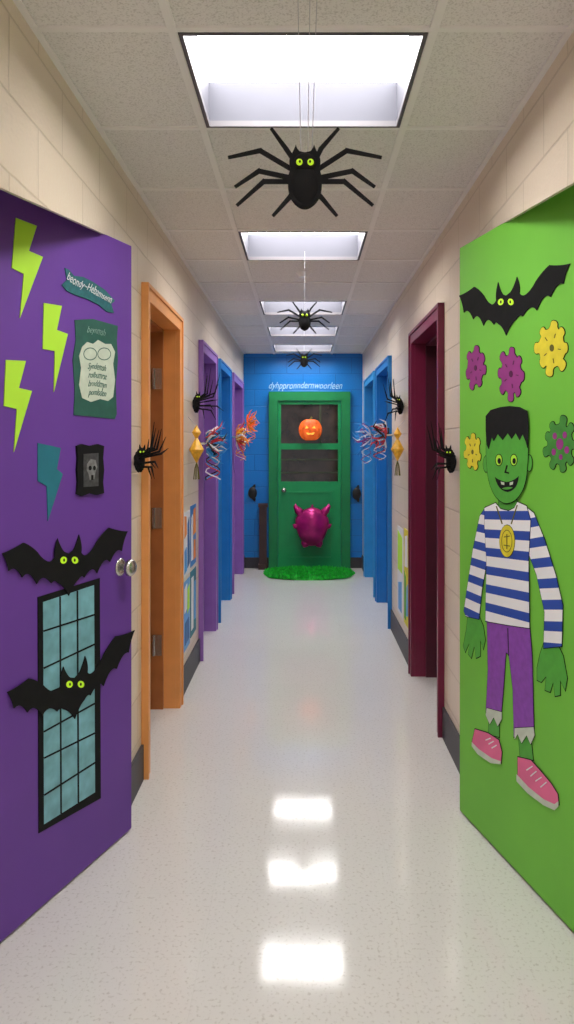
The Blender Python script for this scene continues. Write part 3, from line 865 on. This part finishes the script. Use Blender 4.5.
wposter(WLp, 4.69, 4.93, 0.26, 0.69, 'teal', [('white', [(0.1,0.1),(0.45,0.1),(0.5,0.9),(0.1,0.9)]), ('ctblue', [(0.6,0.2),(0.9,0.2),(0.9,0.8),(0.6,0.8)])], 'teal and white painted poster')
wposter(WRp, -5.22, -5.0, 0.24, 0.92, 'yellow', [('mgreen', [(0.1,0.05),(0.5,0.05),(0.45,0.5),(0.1,0.55)]), ('ctblue', [(0.55,0.1),(0.9,0.12),(0.85,0.45),(0.6,0.4)]), ('white', [(0.2,0.6),(0.85,0.62),(0.8,0.95),(0.25,0.92)])], 'tall yellow poster with green and blue painted shapes')
wposter(WRp, -5.58, -5.28, 0.24, 0.90, 'white', [('lime', [(0.1,0.5),(0.9,0.5),(0.9,0.9),(0.1,0.95)]), ('ctblue', [(0.2,0.05),(0.8,0.05),(0.8,0.4),(0.2,0.35)])], 'white poster with blue and lime painted shapes')

# ------------------------------------------------------------------ end wall
dr = empty('door_10', (0.08, YE, 0), 'bright green door with two window panes', 'door', kind='structure')
fx0, fx1, ft = -0.42, 0.58, 2.175
bm = bmesh.new(); t = 0.11
box(bm, fx0, fx0+t, YE-0.06, YE, 0, ft); box(bm, fx1-t, fx1, YE-0.06, YE, 0, ft); box(bm, fx0+t, fx1-t, YE-0.06, YE, ft-t, ft)
finish(bm, 'frame', ['dgreen2'], dr)
lx0, lx1, lt = fx0+t+0.004, fx1-t-0.004, ft-t-0.004
bm = bmesh.new(); st = 0.035; ya, yb = YE-0.035, YE
box(bm, lx0, lx0+st, ya, yb, 0.01, lt); box(bm, lx1-st, lx1, ya, yb, 0.01, lt)
box(bm, lx0+st, lx1-st, ya, yb, lt-0.04, lt); box(bm, lx0+st, lx1-st, ya, yb, 1.465, 1.54)
box(bm, lx0+st, lx1-st, ya, yb, 0.01, 1.07)
a, b, c0, c1, m_ = lx0+0.10, lx1-0.10, 0.12, 0.95, 0.022
box(bm, a, b, ya-0.012, ya, c0, c0+m_); box(bm, a, b, ya-0.012, ya, c1-m_, c1)
box(bm, a, a+m_, ya-0.012, ya, c0+m_, c1-m_); box(bm, b-m_, b, ya-0.012, ya, c0+m_, c1-m_)
finish(bm, 'leaf', ['dgreen'], dr)
for za, zb in ((1.07, 1.465), (1.54, lt-0.04)):
    bm = bmesh.new(); box(bm, lx0+st, lx1-st, YE-0.014, YE-0.006, za, zb)
    finish(bm, 'window_pane', ['glass'], dr, label='dark reflective window pane')
for zz in (1.17, 1.33):  # bars added to imitate shelf lines mirrored in the glass
    bm = bmesh.new(); box(bm, lx0+st, lx1-st, YE-0.020, YE-0.0142, zz, zz+0.02)
    finish(bm, 'reflection_bar', ['shelf'], dr, label='thin dark olive bar imitating a shelf line reflected in the glass')
bm = bmesh.new(); box(bm, 0.20, 0.225, YE-0.019, YE-0.0142, 1.54, lt-0.04)  # upright belongs to the same imitated room reflection
finish(bm, 'reflection_bar', ['shelf'], dr, label='thin dark olive upright imitating a room reflection in the glass')
bm = bmesh.new()
kx, kz = -0.235, 0.965
tube(bm, [(kx, ya, kz), (kx, ya-0.012, kz)], 0.03, 18); tube(bm, [(kx, ya-0.012, kz), (kx, ya-0.04, kz)], 0.011, 12); sphere(bm, (kx, ya-0.055, kz), 0.027)
finish(bm, 'knob', ['satin'], dr, label='round steel knob', smooth=True)

pc = Vector((0.09, YE-0.085, 1.705))
pk = empty('jack_o_lantern', pc, 'glowing orange carved pumpkin face in the green door window', 'pumpkin')
def pf(d):
    a = math.atan2(d.y, d.x); k = 1 - 0.12*abs(math.cos(a*5.0)) 
    return Vector((d.x*k, d.y*k, d.z * (1 - 0.12*math.exp(-(d.x**2+d.y**2)*6))))
bm = bmesh.new(); sphere(bm, pc, (0.150, 0.070, 0.145), 60, 24, 0, pf); finish(bm, 'shell', ['pump'], pk, smooth=True)
bm = bmesh.new(); tube(bm, [pc+Vector((0,0,0.115)), pc+Vector((0.01,0,0.14)), pc+Vector((0.02,0,0.16))], [0.02, 0.013, 0.011], 8); finish(bm, 'stem', ['olive'], pk)
PF = Plane((pc.x, pc.y-0.064), (1, 0))
z0 = pc.z
for nm, q in (('carved_eye', [(-0.065, z0+0.015), (-0.02, z0+0.02), (-0.048, z0+0.05)]), ('carved_eye', [(0.065, z0+0.015), (0.02, z0+0.02), (0.048, z0+0.05)]),
              ('carved_nose', [(-0.01, z0-0.01), (0.01, z0-0.01), (0, z0+0.008)]),
              ('carved_mouth', [(-0.06, z0-0.025), (-0.045, z0-0.035), (-0.03, z0-0.030), (-0.018, z0-0.045), (0, z0-0.036), (0.018, z0-0.045), (0.03, z0-0.030), (0.045, z0-0.035), (0.06, z0-0.025), (0.04, z0-0.055), (0.02, z0-0.062), (0, z0-0.054), (-0.02, z0-0.062), (-0.04, z0-0.055)])):
    bm = bmesh.new(); poly(bm, PF, q, -0.02, 0.002); finish(bm, nm, ['glow'], pk, label='glowing yellow carving')

cc = Vector((0.11, YE-0.17, 0.53))
cr = empty('foil_creature', cc, 'shiny magenta foil monster balloon with horns fixed on the green door', 'balloon decoration')
def cf(d):
    k = 1.0 + 0.10*math.sin(3*math.atan2(d.z, d.x)) * (1-abs(d.y))
    return Vector((d.x*k, d.y, d.z))
bm = bmesh.new(); sphere(bm, cc, (0.2, 0.115, 0.235), 32, 20, 0, cf)
for s in (-1, 1):
    tube(bm, [cc+Vector((s*0.10,0,0.12)), cc+Vector((s*0.17,0,0.20)), cc+Vector((s*0.205,0,0.25)), cc+Vector((s*0.20,0,0.29))], [0.06, 0.045, 0.025, 0.003], 12)
    tube(bm, [cc+Vector((s*0.15,0,0.0)), cc+Vector((s*0.21,-0.01,0.01)), cc+Vector((s*0.235,-0.01,0.03))], [0.05, 0.03, 0.004], 10)
    tube(bm, [cc+Vector((s*0.07,0,-0.17)), cc+Vector((s*0.09,0,-0.225)), cc+Vector((s*0.10,-0.01,-0.25))], [0.06, 0.045, 0.01], 10)
tube(bm, [cc+Vector((0,0,0.2)), cc+Vector((0,0,0.25)), cc+Vector((0.01,0,0.27))], [0.05, 0.02, 0.003], 10)
finish(bm, 'body', ['foil'], cr, smooth=True)
bm = bmesh.new(); tube(bm, [cc+Vector((0,0.1,0.05)), (cc.x, YE-0.035, cc.z+0.05)], 0.02, 8); finish(bm, 'mount', ['foil'], cr)

tp = text_part('wall_lettering', 'dyhppronndernwoorleen', EW, EW.m(305, 385.5), 0.118, 'letter', 0.0008, shear=0.35, curve=-0.03, wob=0.06, sx=0.76,
    label='pale script lettering above the green door', category='lettering')

def small_bat(x, z, lbl):
    R = qpath(half)
    full = R + [(-a, b) for a, b in R[::-1][1:-1]]
    pts = [(x + b*0.09, z + a*0.11) for a, b in full]
    bm = bmesh.new(); poly(bm, EW, pts, -0.001, 0.02)
    o = finish(bm, 'black_bat', ['blackgloss'], label=lbl, category='bat decoration', group='small black bats beside the green door')
    bm = bmesh.new(); sphere(bm, (x, YE-0.04, z), (0.055, 0.02, 0.075), 16, 10)
    finish(bm, 'bat_body', ['blackgloss'], o, smooth=True)
small_bat(-0.62, 0.93, 'small black bat decoration on the blue wall')
small_bat(0.66, 0.92, 'small black bat decoration on the blue wall beside the door')

bm = bmesh.new()
box(bm, -0.545, -0.435, YE-0.13, YE-0.014, 0.0, 0.06); box(bm, -0.535, -0.445, YE-0.12, YE-0.024, 0.06, 0.76)
box(bm, -0.545, -0.435, YE-0.13, YE-0.014, 0.76, 0.80)
finish(bm, 'wooden_post', ['brown'], label='short dark brown square post beside the green door', category='post')

bm = bmesh.new()
gcx, gcy, grx, gry = 0.07, 8.39, 0.53, 0.36
ring0 = [bm.verts.new((gcx + (grx-0.04)*math.cos(t*math.pi/20), gcy + (gry-0.05)*math.sin(t*math.pi/20), 0.0)) for t in range(40)]
ring1 = [bm.verts.new((v.co.x, v.co.y, 0.012)) for v in ring0]
bm.faces.new(ring1); bm.faces.new(ring0[::-1])
for k in range(40): bm.faces.new([ring0[k], ring0[(k+1) % 40], ring1[(k+1) % 40], ring1[k]])
for k in range(6500):
    rr = math.sqrt(random.random()); th = random.uniform(0, 6.2832)
    ex = abs(math.cos(th))**0.75 * (1 if math.cos(th) > 0 else -1); ey = abs(math.sin(th))**0.75 * (1 if math.sin(th) > 0 else -1)
    x = gcx + rr*(grx-0.03)*ex; y = min(gcy + rr*(gry-0.05)*ey, 8.78)
    a = random.uniform(0, 6.28); l = random.uniform(0.02, 0.055); h = random.uniform(0.02, 0.075); w = 0.004
    dx, dy = math.cos(a), math.sin(a)
    v = [bm.verts.new((x - dy*w, y + dx*w, 0.008)), bm.verts.new((x + dy*w, y - dx*w, 0.008)), bm.verts.new((x + dx*l*0.5 + dy*w*.6, y + dy*l*0.5 - dx*w*.6, h)), bm.verts.new((x + dx*l, y + dy*l, h*0.7))]
    bm.faces.new([v[0], v[1], v[2]]); bm.faces.new([v[0], v[2], v[3]])
finish(bm, 'grass_doormat', ['grass'], label='bright green shaggy tinsel grass mat before the green door', category='doormat')

# ------------------------------------------------------------------ world + camera
w = bpy.data.worlds.new('World'); S.world = w; w.use_nodes = True
bg = w.node_tree.nodes['Background']
bg.inputs['Color'].default_value = (0.98, 0.98, 1.0, 1); bg.inputs['Strength'].default_value = 0.9

cam = bpy.data.cameras.new('Camera'); co = bpy.data.objects.new('Camera', cam); COL.objects.link(co)
co.location = (0, 0, CAMZ); co.rotation_euler = (math.radians(90), 0, 0)
cam.sensor_width = 36; cam.lens = F/1024*36
cam.shift_x = -(VX-287)/1024; cam.shift_y = -(512-VY)/1024
cam.clip_start = 0.02
S.camera = co
